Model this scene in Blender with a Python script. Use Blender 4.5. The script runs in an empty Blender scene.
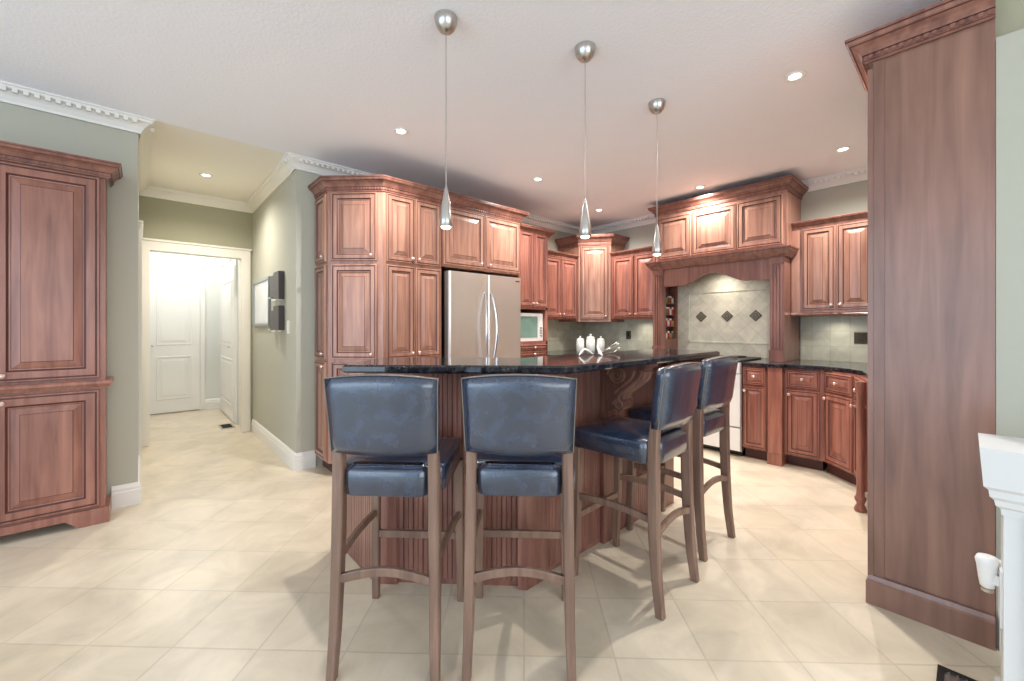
import bpy, bmesh, math, random
from mathutils import Vector, Matrix
random.seed(7)
S = bpy.context.scene
COL = S.collection
PI = math.pi

# ------------------------------------------------------------------ camera, light, exposure
cam_d = bpy.data.cameras.new('camera'); cam = bpy.data.objects.new('camera', cam_d); COL.objects.link(cam)
cam.location = (0, 0, 1.24)
yaw = math.atan(372/412)
cam.rotation_euler = (PI/2, 0, -yaw)
cam_d.sensor_width = 36; cam_d.lens = 36*412/1024; cam_d.shift_y = -13.5/1024
cam_d.clip_start = 0.05
S.camera = cam
S.view_settings.view_transform = 'Standard'; S.view_settings.look = 'None'
S.view_settings.gamma = 1; S.view_settings.use_curve_mapping = False
S.view_settings.exposure = 0.10
w = bpy.data.worlds.new('world'); S.world = w; w.use_nodes = True
w.node_tree.nodes['Background'].inputs[0].default_value = (0.55, 0.76, 1.0, 1)
w.node_tree.nodes['Background'].inputs[1].default_value = 1.9

def area(name, loc, rot, sx, sy, power, color=(1, 1, 1)):
    l = bpy.data.lights.new(name, 'AREA'); l.shape = 'RECTANGLE'; l.size = sx; l.size_y = sy
    l.energy = power; l.color = color
    o = bpy.data.objects.new(name, l); o.location = loc; o.rotation_euler = rot; COL.objects.link(o)
    return o
# daylight through the windows behind and beside the camera, light of the hall and breakfast room
area('daylight_west', (-3.9, 0.6, 1.5), (0, -PI/2, 0), 2.2, 4.5, 58, (0.80, 0.90, 1.0))
area('daylight_south', (0.2, -3.3, 1.6), (PI/2, 0, 0), 4.0, 2.2, 66, (1.0, 0.97, 0.93))
area('daylight_back_hall', (0.45, 6.9, 2.6), (0, 0, 0), 0.8, 1.2, 19, (0.93, 0.96, 1.0))

# ------------------------------------------------------------------ materials
def new_mat(name):
    m = bpy.data.materials.new(name); m.use_nodes = True
    nt = m.node_tree; b = nt.nodes['Principled BSDF']
    return m, nt, b
def srgb(r, g, b):
    f = lambda c: (c/255/12.92) if c/255 <= .04045 else ((c/255+.055)/1.055)**2.4
    return (f(r), f(g), f(b), 1)
def plain(name, col, rough=.5, metal=0, bump=0, bscale=60, var=0, vscale=4, emit=0, spec=None, coat=0):
    m, nt, b = new_mat(name)
    b.inputs['Base Color'].default_value = col; b.inputs['Roughness'].default_value = rough
    b.inputs['Metallic'].default_value = metal
    if spec is not None: b.inputs['Specular IOR Level'].default_value = spec
    if coat: b.inputs['Coat Weight'].default_value = coat; b.inputs['Coat Roughness'].default_value = .12
    tc = nt.nodes.new('ShaderNodeTexCoord')
    if bump:
        n = nt.nodes.new('ShaderNodeTexNoise'); n.inputs['Scale'].default_value = bscale; n.inputs['Detail'].default_value = 4
        bp = nt.nodes.new('ShaderNodeBump'); bp.inputs['Strength'].default_value = bump; bp.inputs['Distance'].default_value = .01
        nt.links.new(tc.outputs['Object'], n.inputs['Vector']); nt.links.new(n.outputs['Fac'], bp.inputs['Height'])
        nt.links.new(bp.outputs['Normal'], b.inputs['Normal'])
    if var:
        n = nt.nodes.new('ShaderNodeTexNoise'); n.inputs['Scale'].default_value = vscale; n.inputs['Detail'].default_value = 6
        mp = nt.nodes.new('ShaderNodeMapRange'); mp.inputs[1].default_value = .3; mp.inputs[2].default_value = .7
        mp.inputs[3].default_value = 1-var; mp.inputs[4].default_value = 1+var
        mx = nt.nodes.new('ShaderNodeVectorMath'); mx.operation = 'SCALE'; mx.inputs[0].default_value = col[:3]
        nt.links.new(tc.outputs['Object'], n.inputs['Vector']); nt.links.new(n.outputs['Fac'], mp.inputs[0])
        nt.links.new(mp.outputs[0], mx.inputs['Scale']); nt.links.new(mx.outputs[0], b.inputs['Base Color'])
    if emit:
        b.inputs['Emission Color'].default_value = col; b.inputs['Emission Strength'].default_value = emit
    return m
def wood(name, light, dark, rough=.32, gscale=1.0, rnd=.16, horizontal=False):
    m, nt, b = new_mat(name)
    N = nt.nodes.new; L = nt.links.new
    tc = N('ShaderNodeTexCoord'); mp = N('ShaderNodeMapping')
    mp.inputs['Scale'].default_value = (14*gscale, 14*gscale, 1.1*gscale)
    L(tc.outputs['Object'], mp.inputs['Vector'])
    oi = N('ShaderNodeObjectInfo')
    vm = N('ShaderNodeVectorMath'); vm.operation = 'ADD'
    cmb = N('ShaderNodeCombineXYZ'); mul = N('ShaderNodeMath'); mul.operation = 'MULTIPLY'; mul.inputs[1].default_value = 37
    L(oi.outputs['Random'], mul.inputs[0]); L(mul.outputs[0], cmb.inputs[0]); L(mul.outputs[0], cmb.inputs[2])
    L(mp.outputs[0], vm.inputs[0]); L(cmb.outputs[0], vm.inputs[1])
    n = N('ShaderNodeTexNoise'); n.inputs['Scale'].default_value = 1.6; n.inputs['Detail'].default_value = 7; n.inputs['Distortion'].default_value = .6
    L(vm.outputs[0], n.inputs['Vector'])
    n2 = N('ShaderNodeTexNoise'); n2.inputs['Scale'].default_value = 2.2; n2.inputs['Detail'].default_value = 3
    L(tc.outputs['Object'], n2.inputs['Vector'])
    cr = N('ShaderNodeValToRGB'); cr.color_ramp.elements[0].position = .3; cr.color_ramp.elements[1].position = .68
    cr.color_ramp.elements[0].color = dark; cr.color_ramp.elements[1].color = light
    L(n.outputs['Fac'], cr.inputs[0])
    hs = N('ShaderNodeHueSaturation')
    mr = N('ShaderNodeMapRange'); mr.inputs[3].default_value = 1-rnd; mr.inputs[4].default_value = 1+rnd
    L(oi.outputs['Random'], mr.inputs[0])
    mr2 = N('ShaderNodeMapRange'); mr2.inputs[1].default_value = .3; mr2.inputs[2].default_value = .7; mr2.inputs[3].default_value = .88; mr2.inputs[4].default_value = 1.14
    L(n2.outputs['Fac'], mr2.inputs[0])
    mm = N('ShaderNodeMath'); mm.operation = 'MULTIPLY'; L(mr.outputs[0], mm.inputs[0]); L(mr2.outputs[0], mm.inputs[1])
    L(mm.outputs[0], hs.inputs['Value']); L(cr.outputs[0], hs.inputs['Color'])
    L(hs.outputs[0], b.inputs['Base Color'])
    b.inputs['Roughness'].default_value = rough
    b.inputs['Coat Weight'].default_value = .15; b.inputs['Coat Roughness'].default_value = .18
    return m
CH_L, CH_D = srgb(182, 136, 114), srgb(142, 96, 80)
M = {}
M['cherry'] = wood('cherry_wood', CH_L, CH_D)
M['cherry_deep'] = wood('deep_cherry_wood', srgb(170, 112, 94), srgb(130, 76, 65), rnd=.1)
M['cherry_crown'] = wood('cherry_moulding', srgb(150, 102, 86), srgb(112, 70, 60), rnd=.05)
M['panel_wood'] = wood('cherry_side_panel', srgb(152, 112, 95), srgb(122, 87, 73), rough=.3, gscale=.8, rnd=.02)
M['hutch'] = wood('hutch_cherry', srgb(166, 112, 93), srgb(126, 78, 65), rnd=.07)
M['bead'] = wood('island_cherry', srgb(150, 103, 88), srgb(112, 70, 60), rnd=.04)
M['glaze'] = plain('dark_glaze', srgb(84, 44, 38), .45)
M['stool'] = wood('stool_wood', srgb(142, 112, 94), srgb(106, 80, 68), rough=.4, gscale=1.2, rnd=.05)
M['leather'] = plain('dark_leather', srgb(34, 48, 70), .24, bump=.18, bscale=140, var=.35, vscale=22, coat=1.0, spec=.8)  # blue of the window reflections is put into the base colour
M['piping'] = plain('leather_piping', srgb(120, 112, 102), .4)
M['wall'] = plain('sage_wall_paint', srgb(184, 182, 166), .7, bump=.05, bscale=200)
M['wall_white'] = plain('pale_wall_paint', srgb(222, 222, 214), .7)
M['wall_dark'] = plain('olive_wall_paint', srgb(168, 164, 138), .7)
M['trim'] = plain('white_trim_paint', srgb(236, 233, 226), .4)
M['low_paint'] = plain('low_wall_paint', srgb(218, 217, 214), .5)
M['cream'] = plain('cream_trim_paint', srgb(236, 230, 216), .4)
M['ceil'] = plain('textured_ceiling_paint', srgb(248, 248, 253), .85, bump=.25, bscale=60)
M['ceil_hall'] = plain('cream_ceiling', srgb(242, 236, 222), .85)  # hall ceiling, creamier in tone than the main one
M['white'] = plain('white_plastic', srgb(240, 238, 234), .35)
M['ceramic'] = plain('white_ceramic', srgb(238, 236, 228), .18)
M['black'] = plain('black_plastic', srgb(24, 22, 22), .4)
M['steel'] = plain('satin_nickel', srgb(196, 192, 186), .28, metal=1)
M['chrome'] = plain('chrome', srgb(225, 225, 228), .12, metal=1)
M['knob'] = plain('pale_knob', srgb(226, 200, 186), .2, metal=.5)
M['bulb'] = plain('lamp_glow', (1, .93, .82, 1), .5, emit=9)
M['bronze'] = plain('bronze_tile', srgb(84, 76, 62), .4, metal=.3, bump=.8, bscale=160)
M['bronze_light'] = plain('bronze_tile_pale', srgb(136, 126, 108), .4, metal=.3)  # paler metal for alternate rings of the diamond tile pattern
M['screen'] = plain('green_glass', srgb(120, 150, 138), .12, var=.15)
M['dkframe'] = plain('dark_frame', srgb(62, 54, 52), .4)
M['silverframe'] = plain('silver_frame', srgb(150, 155, 158), .35, metal=.6)
M['print'] = plain('pale_print', srgb(222, 226, 228), .15, var=.04)
M['dish'] = plain('niche_shadow_wood', srgb(96, 62, 54), .5)
M['red'] = plain('red_spice', srgb(170, 50, 40), .4); M['green'] = plain('green_spice', srgb(86, 104, 66), .4)
M['ochre'] = plain('ochre_spice', srgb(176, 130, 70), .4)
M['glass'] = plain('pale_glass', srgb(214, 218, 212), .1)

def steel_brushed():
    m, nt, b = new_mat('brushed_steel'); N = nt.nodes.new; L = nt.links.new
    b.inputs['Metallic'].default_value = .9; b.inputs['Roughness'].default_value = .3
    tc = N('ShaderNodeTexCoord'); mp = N('ShaderNodeMapping'); mp.inputs['Scale'].default_value = (3, 3, 260)
    n = N('ShaderNodeTexNoise'); n.inputs['Scale'].default_value = 1; n.inputs['Detail'].default_value = 3
    cr = N('ShaderNodeMapRange'); cr.inputs[3].default_value = .30; cr.inputs[4].default_value = .46
    L(tc.outputs['Object'], mp.inputs[0]); L(mp.outputs[0], n.inputs['Vector']); L(n.outputs['Fac'], cr.inputs[0]); L(cr.outputs[0], b.inputs['Roughness'])
    b.inputs['Base Color'].default_value = srgb(222, 212, 202)
    return m
M['stainless'] = steel_brushed()

def granite():
    m, nt, b = new_mat('polished_dark_granite'); N = nt.nodes.new; L = nt.links.new
    tc = N('ShaderNodeTexCoord'); v = N('ShaderNodeTexVoronoi'); v.inputs['Scale'].default_value = 130
    n = N('ShaderNodeTexNoise'); n.inputs['Scale'].default_value = 40; n.inputs['Detail'].default_value = 6
    cr = N('ShaderNodeValToRGB'); e = cr.color_ramp.elements
    e[0].position = .42; e[0].color = srgb(20, 23, 30); e[1].position = .75; e[1].color = srgb(66, 64, 66)
    L(tc.outputs['Object'], v.inputs['Vector']); L(tc.outputs['Object'], n.inputs['Vector'])
    L(n.outputs['Fac'], cr.inputs[0]); L(cr.outputs[0], b.inputs['Base Color'])
    b.inputs['Roughness'].default_value = .08; b.inputs['Specular IOR Level'].default_value = .7
    return m
M['granite'] = granite()

def tiles(name, size, ang, off, c1, c2, grout, gw=.006, rough=.3, nscale=2.2, axes='XY', bump=.3):
    """square tiles with grout lines; axes picks which object coordinates span the surface"""
    m, nt, b = new_mat(name); N = nt.nodes.new; L = nt.links.new
    tc = N('ShaderNodeTexCoord'); sp = N('ShaderNodeSeparateXYZ'); cb = N('ShaderNodeCombineXYZ')
    L(tc.outputs['Object'], sp.inputs[0]); L(sp.outputs[axes[0]], cb.inputs[0]); L(sp.outputs[axes[1]], cb.inputs[1])
    mp = N('ShaderNodeMapping'); mp.vector_type = 'POINT'
    mp.inputs['Rotation'].default_value = (0, 0, ang)
    L(cb.outputs[0], mp.inputs[0])
    sh = N('ShaderNodeVectorMath'); sh.operation = 'ADD'; sh.inputs[1].default_value = (off[0], off[1], 0); L(mp.outputs[0], sh.inputs[0])
    br = N('ShaderNodeTexBrick'); br.offset = 0; br.squash = 1
    br.inputs['Scale'].default_value = 1; br.inputs['Brick Width'].default_value = size; br.inputs['Row Height'].default_value = size
    br.inputs['Mortar Size'].default_value = gw; br.inputs['Mortar Smooth'].default_value = .2; br.inputs['Bias'].default_value = 0
    br.inputs['Color1'].default_value = c1; br.inputs['Color2'].default_value = c2; br.inputs['Mortar'].default_value = grout
    L(sh.outputs[0], br.inputs['Vector'])
    n = N('ShaderNodeTexNoise'); n.inputs['Scale'].default_value = nscale; n.inputs['Detail'].default_value = 9; n.inputs['Roughness'].default_value = .62; n.inputs['Distortion'].default_value = .8
    L(tc.outputs['Object'], n.inputs['Vector'])
    mr = N('ShaderNodeMapRange'); mr.inputs[1].default_value = .3; mr.inputs[2].default_value = .7; mr.inputs[3].default_value = .80; mr.inputs[4].default_value = 1.1
    L(n.outputs['Fac'], mr.inputs[0])
    sc = N('ShaderNodeVectorMath'); sc.operation = 'SCALE'; L(br.outputs['Color'], sc.inputs[0]); L(mr.outputs[0], sc.inputs['Scale'])
    L(sc.outputs[0], b.inputs['Base Color'])
    bp = N('ShaderNodeBump'); bp.inputs['Strength'].default_value = bump; bp.inputs['Distance'].default_value = .004; bp.invert = True
    L(br.outputs['Fac'], bp.inputs['Height']); L(bp.outputs['Normal'], b.inputs['Normal'])
    b.inputs['Roughness'].default_value = rough
    return m
M['floor'] = tiles('floor_tile', .34, PI/4-.022, (0, -.195), srgb(223, 208, 184), srgb(215, 199, 173), srgb(204, 190, 166), gw=.004, rough=.30, nscale=3.2)
M['splash_y'] = tiles('backsplash_tile_north', .15, 0, (0, 0), srgb(218, 214, 190), srgb(208, 205, 180), srgb(198, 194, 170), gw=.004, rough=.4, nscale=7, axes='XZ')
M['splash_x'] = tiles('backsplash_tile_east', .15, 0, (0, 0), srgb(220, 216, 192), srgb(212, 208, 184), srgb(202, 198, 176), gw=.004, rough=.4, nscale=7, axes='YZ')
M['splash_diag'] = tiles('backsplash_tile_diagonal', .145, PI/4, (.07, .02), srgb(224, 216, 194), srgb(214, 206, 184), srgb(206, 198, 176), gw=.004, rough=.4, nscale=7, axes='YZ')

# ------------------------------------------------------------------ mesh helpers (world coordinates, moved to the thing's base on linking)
class MB:
    def __init__(s): s.v = []; s.f = []; s.m = []; s.sm = []
    def add(s, verts, faces, mi=0, smooth=False):
        o = len(s.v); s.v += [tuple(p) for p in verts]
        for f in faces: s.f.append([i+o for i in f]); s.m.append(mi); s.sm.append(smooth)
    def box(s, x0, y0, z0, x1, y1, z1, mi=0):
        x0, x1 = sorted((x0, x1)); y0, y1 = sorted((y0, y1)); z0, z1 = sorted((z0, z1))
        s.add([(x0,y0,z0),(x1,y0,z0),(x1,y1,z0),(x0,y1,z0),(x0,y0,z1),(x1,y0,z1),(x1,y1,z1),(x0,y1,z1)],
              [(0,3,2,1),(4,5,6,7),(0,1,5,4),(1,2,6,5),(2,3,7,6),(3,0,4,7)], mi)
    def prism(s, poly, z0, z1, mi=0, top=None):
        n = len(poly)
        a = sum(poly[i][0]*poly[(i+1) % n][1]-poly[(i+1) % n][0]*poly[i][1] for i in range(n))
        if a < 0: poly = poly[::-1]
        v = [(p[0], p[1], z0) for p in poly]+[(p[0], p[1], z1) for p in poly]
        s.add(v, [tuple(range(n-1, -1, -1)), tuple(range(n, 2*n))]+[(i, (i+1) % n, n+(i+1) % n, n+i) for i in range(n)], mi)
    def slab(s, poly, z0, z1, c=.006, mi=0):
        """polygon slab with eased upper and lower edges"""
        n = len(poly)
        a = sum(poly[i][0]*poly[(i+1) % n][1]-poly[(i+1) % n][0]*poly[i][1] for i in range(n))
        if a < 0: poly = poly[::-1]
        def off(d):
            out = []
            for i in range(n):
                p0, p1, p2 = Vector(poly[i-1]), Vector(poly[i]), Vector(poly[(i+1) % n])
                e1 = (p1-p0).normalized(); e2 = (p2-p1).normalized()
                n1 = Vector((-e1.y, e1.x)); n2 = Vector((-e2.y, e2.x)); k = 1+n1.dot(n2)
                out.append(p1+(n1+n2)*(d/max(k, .2)))
            return out
        i1 = off(c); rings = [(i1, z0), (poly, z0+c), (poly, z1-c), (i1, z1)]
        v = [(p[0], p[1], z) for r, z in rings for p in r]
        f = [tuple(range(n-1, -1, -1)), tuple(range(3*n, 4*n))]
        for k in range(3):
            for i in range(n): f.append((k*n+i, k*n+(i+1) % n, (k+1)*n+(i+1) % n, (k+1)*n+i))
        s.add(v, f, mi)
    def obox(s, c, ax, ay, az, mi=0):
        """oriented box: centre and three half-axis vectors"""
        c = Vector(c); ax, ay, az = Vector(ax), Vector(ay), Vector(az)
        P = [c+i*ax+j*ay+k*az for k in (-1, 1) for i, j in ((-1,-1),(1,-1),(1,1),(-1,1))]
        s.add(P, [(0,3,2,1),(4,5,6,7),(0,1,5,4),(1,2,6,5),(2,3,7,6),(3,0,4,7)], mi)
    def tube(s, pts, rad, n=10, mi=0, cap=True, smooth=True):
        pts = [Vector(p) for p in pts]; K = len(pts)
        rad = rad if isinstance(rad, (list, tuple)) else [rad]*K
        v = []; up = None
        for i, p in enumerate(pts):
            t = (pts[min(i+1, K-1)]-pts[max(i-1, 0)]).normalized()
            if up is None:
                up = Vector((0, 0, 1)) if abs(t.z) < .9 else Vector((1, 0, 0))
            a = t.cross(up).normalized(); b = a.cross(t).normalized(); up = b
            for j in range(n):
                an = 2*PI*j/n; v.append(p+(a*math.cos(an)+b*math.sin(an))*rad[i])
        f = [(i*n+j, i*n+(j+1) % n, (i+1)*n+(j+1) % n, (i+1)*n+j) for i in range(K-1) for j in range(n)]
        s.add(v, f, mi, smooth)
        if cap:
            s.add(v[:n], [tuple(range(n-1, -1, -1))], mi); s.add(v[-n:], [tuple(range(n))], mi)
    def beam(s, pts, wx, wy, side=(1, 0, 0), mi=0):
        """rectangular section swept along pts: wx wide along side, wy along the other axis; wx, wy may be lists"""
        pts = [Vector(p) for p in pts]; K = len(pts); sd = Vector(side).normalized()
        wx = wx if isinstance(wx, (list, tuple)) else [wx]*K; wy = wy if isinstance(wy, (list, tuple)) else [wy]*K
        v = []
        for i, p in enumerate(pts):
            t = (pts[min(i+1, K-1)]-pts[max(i-1, 0)]).normalized(); b = t.cross(sd).normalized(); a = b.cross(t).normalized()
            X, Y = wx[i]/2, wy[i]/2; c = .22
            for u, q in ((-1,-1+c*1),(-1+c,-1),(1-c,-1),(1,-1+c),(1,1-c),(1-c,1),(-1+c,1),(-1,1-c)):
                v.append(p+a*u*X+b*q*Y)
        n = 8
        f = [(i*n+j, i*n+(j+1) % n, (i+1)*n+(j+1) % n, (i+1)*n+j) for i in range(K-1) for j in range(n)]
        f += [tuple(range(n-1, -1, -1)), tuple(range((K-1)*n, K*n))]
        s.add(v, f, mi)
    def lathe(s, prof, c, n=24, mi=0, axis='Z', smooth=True):
        c = Vector(c); v = []
        for r, h in prof:
            for j in range(n):
                a = 2*PI*j/n; q = (r*math.cos(a), r*math.sin(a), h)
                if axis == 'Z': v.append(c+Vector(q))
                elif isinstance(axis, Vector):
                    t = axis.normalized(); u = t.cross(Vector((0, 0, 1))).normalized(); w_ = u.cross(t)
                    v.append(c+u*q[0]+w_*q[1]+t*q[2])
        K = len(prof)
        f = [(i*n+j, i*n+(j+1) % n, (i+1)*n+(j+1) % n, (i+1)*n+j) for i in range(K-1) for j in range(n)]
        s.add(v, f, mi, smooth)
        s.add(v[:n], [tuple(range(n-1, -1, -1))], mi); s.add(v[-n:], [tuple(range(n))], mi)
    def sweep(s, prof, path, mi=0, closed=False):
        """profile [(out, z)] run along an XY path, mitred; 'out' points to the right of travel"""
        P = [Vector(p) for p in path]; K = len(P); v = []
        gl = [len(q) > 2 for q in prof]; prof = [q[:2] for q in prof]
        for i, p in enumerate(P):
            e1 = (P[i]-P[i-1]).normalized() if (i > 0 or closed) else (P[1]-P[0]).normalized()
            e2 = (P[(i+1) % K]-P[i]).normalized() if (i < K-1 or closed) else e1
            n1 = Vector((e1.y, -e1.x)); n2 = Vector((e2.y, -e2.x)); mv = (n1+n2)/(1+n1.dot(n2))
            for o, z in prof: v.append((p.x+mv.x*o, p.y+mv.y*o, z))
        n = len(prof)
        f = [(i*n+j, i*n+(j+1) % n, (i+1)*n+(j+1) % n, (i+1)*n+j) for i in range(K-1) for j in range(n)]
        f += [tuple(range(n-1, -1, -1)), tuple(range((K-1)*n, K*n))]
        m0 = len(s.f); s.add(v, f, mi)
        for i in range(K-1):
            for j in range(n):
                if gl[j]: s.m[m0+i*n+j] = 1
    def rail_blocks(s, path, out, z0, z1, wd, gap, dep, mi=0):
        """dentil blocks along a path"""
        P = [Vector(p) for p in path]
        for a, b in zip(P, P[1:]):
            e = (b-a); Ln = e.length; e.normalize(); n = Vector((e.y, -e.x)); k = int(Ln/(wd+gap))
            for i in range(k):
                c = a+e*((i+.5)*Ln/k)+n*(out+dep/2)
                s.obox((c.x, c.y, (z0+z1)/2), (e.x*wd/2, e.y*wd/2, 0), (n.x*dep/2, n.y*dep/2, 0), (0, 0, (z1-z0)/2), mi)
    def mesh(s, name, mats, org=(0, 0, 0)):
        me = bpy.data.meshes.new(name)
        me.from_pydata([(v[0]-org[0], v[1]-org[1], v[2]-org[2]) for v in s.v], [], s.f)
        for m in mats: me.materials.append(m)
        me.polygons.foreach_set('material_index', s.m); me.polygons.foreach_set('use_smooth', s.sm)
        bm = bmesh.new(); bm.from_mesh(me); bmesh.ops.recalc_face_normals(bm, faces=bm.faces); bm.to_mesh(me); bm.free()
        me.update(); return me

def mats(m): return [M[k] for k in (m if isinstance(m, (list, tuple)) else [m])]
def thing(name, label, cat, loc=(0, 0, 0), rot=0, group=None):
    o = bpy.data.objects.new(name, None); o.empty_display_size = .1; COL.objects.link(o)
    o.location = loc; o.rotation_euler = (0, 0, rot); o['label'] = label; o['category'] = cat
    if group: o['group'] = group
    return o
def root_loc(o):
    while o.parent: o = o.parent
    return tuple(o.location)
def part(name, mb, m, parent, label=None, local=False):
    org = (0, 0, 0) if local else root_loc(parent)
    o = bpy.data.objects.new(name, mb.mesh(name, mats(m), org)); COL.objects.link(o); o.parent = parent
    if label: o['label'] = label
    return o
def single(name, mb, m, label, cat, loc, group=None, local=False):
    o = bpy.data.objects.new(name, mb.mesh(name, mats(m), (0, 0, 0) if local else loc)); COL.objects.link(o); o.location = loc
    o['label'] = label; o['category'] = cat
    if group: o['group'] = group
    return o
def struct(name, mb, m, parent=None):
    o = bpy.data.objects.new(name, mb.mesh(name, mats(m))); COL.objects.link(o)
    if parent: o.parent = parent
    o['kind'] = 'structure'
    return o
def copy_tree(o, parent=None):
    c = o.copy(); COL.objects.link(c)
    if parent: c.parent = parent
    for ch in list(o.children): copy_tree(ch, c)
    return c
def one(fn, *a, **k):
    mb = MB(); getattr(mb, fn)(*a, **k); return mb

# ------------------------------------------------------------------ cabinet fronts
def panel_mb(P, Q, z0, z1, th=.02, fw=.058, mb=None):
    """raised-panel front from P to Q (left to right seen from outside)"""
    mb = mb or MB(); P = Vector(P); Q = Vector(Q); U = (Q-P); W = U.length; U.normalize(); n = Vector((U.y, -U.x)); H = z1-z0
    k = min(1, min(W, H)*.20/fw); fw *= k
    bev = min(.042*k+.002, (min(W, H)-2*fw)*.3)
    rings = [(0, 0, 0), (0, th*.7, 0), (.004, th, 0), (.012*k, th, 0), (.014*k, th*.82, 1), (.020*k, th*.82, 1), (.022*k, th, 0), (fw*.86, th, 0), (fw, th*.55, 1),
             (fw+.007*k, th*.5, 0), (fw+.009*k, th*.42, 1), (fw+bev, th*.88, 0), (fw+bev+.003*k, th*.96, 1)]
    v = []
    for i, o, _ in rings:
        for x, z in ((i, i), (W-i, i), (W-i, H-i), (i, H-i)):
            q = P+U*x+n*o; v.append((q.x, q.y, z0+z))
    base = len(mb.v); mb.v += v
    R = len(rings)
    for r in range(R-1):
        for j in range(4):
            mb.f.append([base+r*4+j, base+r*4+(j+1) % 4, base+(r+1)*4+(j+1) % 4, base+(r+1)*4+j]); mb.m.append(rings[r+1][2]); mb.sm.append(False)
    mb.f.append([base+(R-1)*4+j for j in range(4)]); mb.m.append(0); mb.sm.append(False)
    mb.f.append([base+3, base+2, base+1, base]); mb.m.append(0); mb.sm.append(False)
    return mb
def knob_mb(P, Q, fx, z, out=.02):
    P = Vector(P); Q = Vector(Q); U = (Q-P).normalized(); n = Vector((U.y, -U.x)); c = P+U*fx+n*out
    mb = MB(); mb.lathe([(.006, 0), (.005, .010), (.010, .014), (.0145, .019), (.0145, .023), (.010, .028), (.004, .030)], (c.x, c.y, z), 14, axis=Vector((n.x, n.y, 0)))
    return mb
def front(parent, kind, P, Q, z0, z1, knob=None, m='cherry', gap=.004, fw=.058):
    P = Vector(P); Q = Vector(Q); U = (Q-P).normalized(); P2 = P+U*gap; Q2 = Q-U*gap
    d = part(kind, panel_mb(P2, Q2, z0+gap, z1-gap, fw=fw), [m, 'glaze'], parent)
    if knob:
        W = (Q-P).length; fx = {'l': min(.055, W*.12), 'r': W-min(.055, W*.12), 'c': W/2}[knob[0]]
        z = {'t': z1-.045, 'b': z0+.045, 'm': (z0+z1)/2}[knob[1]]
        part('knob', knob_mb(P, Q, fx, z), 'knob', d)
    return d
CROWN = [(0, 0), (.010, 0), (.010, .010, 1), (.013, .012), (.013, .034, 1), (.020, .037), (.025, .046), (.036, .062), (.053, .076, 1), (.059, .079), (.064, .084), (.068, .092), (.068, .098, 1), (.073, .101), (.073, .112), (0, .112)]
def crown(parent, path, z, s=1.0, m='cherry_crown', dent=True, name='crown_molding'):
    mb = MB(); mb.sweep([(q[0]*s, z+q[1]*s)+tuple(q[2:]) for q in CROWN], path)
    if dent: mb.rail_blocks(path, .0125*s, z+.016*s, z+.032*s, .013, .011, .009*s)
    return part(name, mb, [m, 'glaze'], parent)

# ------------------------------------------------------------------ room shell
CZ = 2.70
struct('floor', one('box', -4, -3.5, -.1, 5.3, 8.2, 0), 'floor')
mb = MB(); mb.box(-4, -3.5, CZ, 5.3, 3.85, CZ+.1); mb.box(1.04, 3.85, CZ, 5.3, 4.2, CZ+.1); mb.box(-4, 3.85, CZ, -.05, 4.2, CZ+.1)
struct('ceiling', mb, 'ceil')
struct('ceiling_hall', one('box', -.05, 3.85, CZ, 1.04, 8.2, CZ+.1), 'ceil_hall')
# left wall with its return into the hall
mb = MB(); mb.box(-4, 3.92, 0, -.01, 4.05, CZ); mb.box(-.13, 4.05, 0, -.01, 5.74, CZ)
struct('wall_left', mb, 'wall')
mb = MB(); mb.box(1.0, 3.89, 0, 5.12, 4.02, CZ); mb.box(1.0, 4.02, 0, 1.13, 5.74, CZ)
struct('wall_north', mb, 'wall')
# hall end wall with the cased opening
mb = MB(); mb.box(-.13, 5.74, 0, .06, 5.86, CZ); mb.box(.90, 5.74, 0, 1.13, 5.86, CZ); mb.box(.06, 5.74, 2.06, .90, 5.86, CZ)
struct('wall_hall_end', mb, 'wall_dark')
mb = MB(); mb.box(-.13, 7.72, 0, 1.1, 7.84, CZ); mb.box(.92, 5.86, 0, 1.04, 7.72, CZ); mb.box(-.13, 5.86, 0, -.01, 7.72, CZ)
struct('wall_back_hall', mb, 'wall_white')
struct('wall_east', one('box', 5.0, -1.2, 0, 5.12, 3.89, CZ), 'wall')
mb = MB(); mb.box(2.46, -1.2, 0, 5.0, -.0715, 2.36)
struct('wall_south', mb, 'wall')
mb = MB(); mb.box(2.52, -1.2, 2.36, 5.0, -.0715, CZ)
struct('wall_south_upper', mb, 'wall_dark')
mb = MB(); mb.box(-4, -3.5, 0, -2.2, -3.4, CZ); mb.box(2.4, -3.5, 0, 5.0, -3.4, CZ); mb.box(-2.2, -3.5, 2.4, 2.4, -3.4, CZ); mb.box(-2.2, -3.5, 0, 2.4, -3.4, .4)
struct('wall_rear', mb, 'wall')
# baseboards and crowns
BASE = [(0, 0), (.018, 0), (.018, .10), (.014, .108), (.014, .125), (.009, .140), (.004, .148), (0, .150)]
struct('baseboard_left', one('sweep', BASE, [(-.144, 3.92), (-.01, 3.92), (-.01, 5.69)][::1]), 'trim')
struct('baseboard_hall', one('sweep', BASE, [(1.0, 5.72), (1.0, 3.89), (1.155, 3.89)]), 'trim')
mb = MB(); mb.sweep(BASE, [(.72, 7.72), (.92, 7.72)]); struct('baseboard_back_hall', mb, 'trim')
WC = [(0, -.10), (.010, -.10), (.014, -.085), (.030, -.060), (.055, -.035), (.070, -.028), (.074, -.015), (.085, -.012), (.085, -.001), (0, -.001)]
WCz = [(o, CZ+h) for o, h in WC]
def wcrown(n, path, m='trim', dent=False):
    mb = MB(); mb.sweep(WCz, path)
    if dent: mb.rail_blocks(path, .060, CZ-.052, CZ-.026, .022, .022, .022)
    return struct(n, mb, m)
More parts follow.
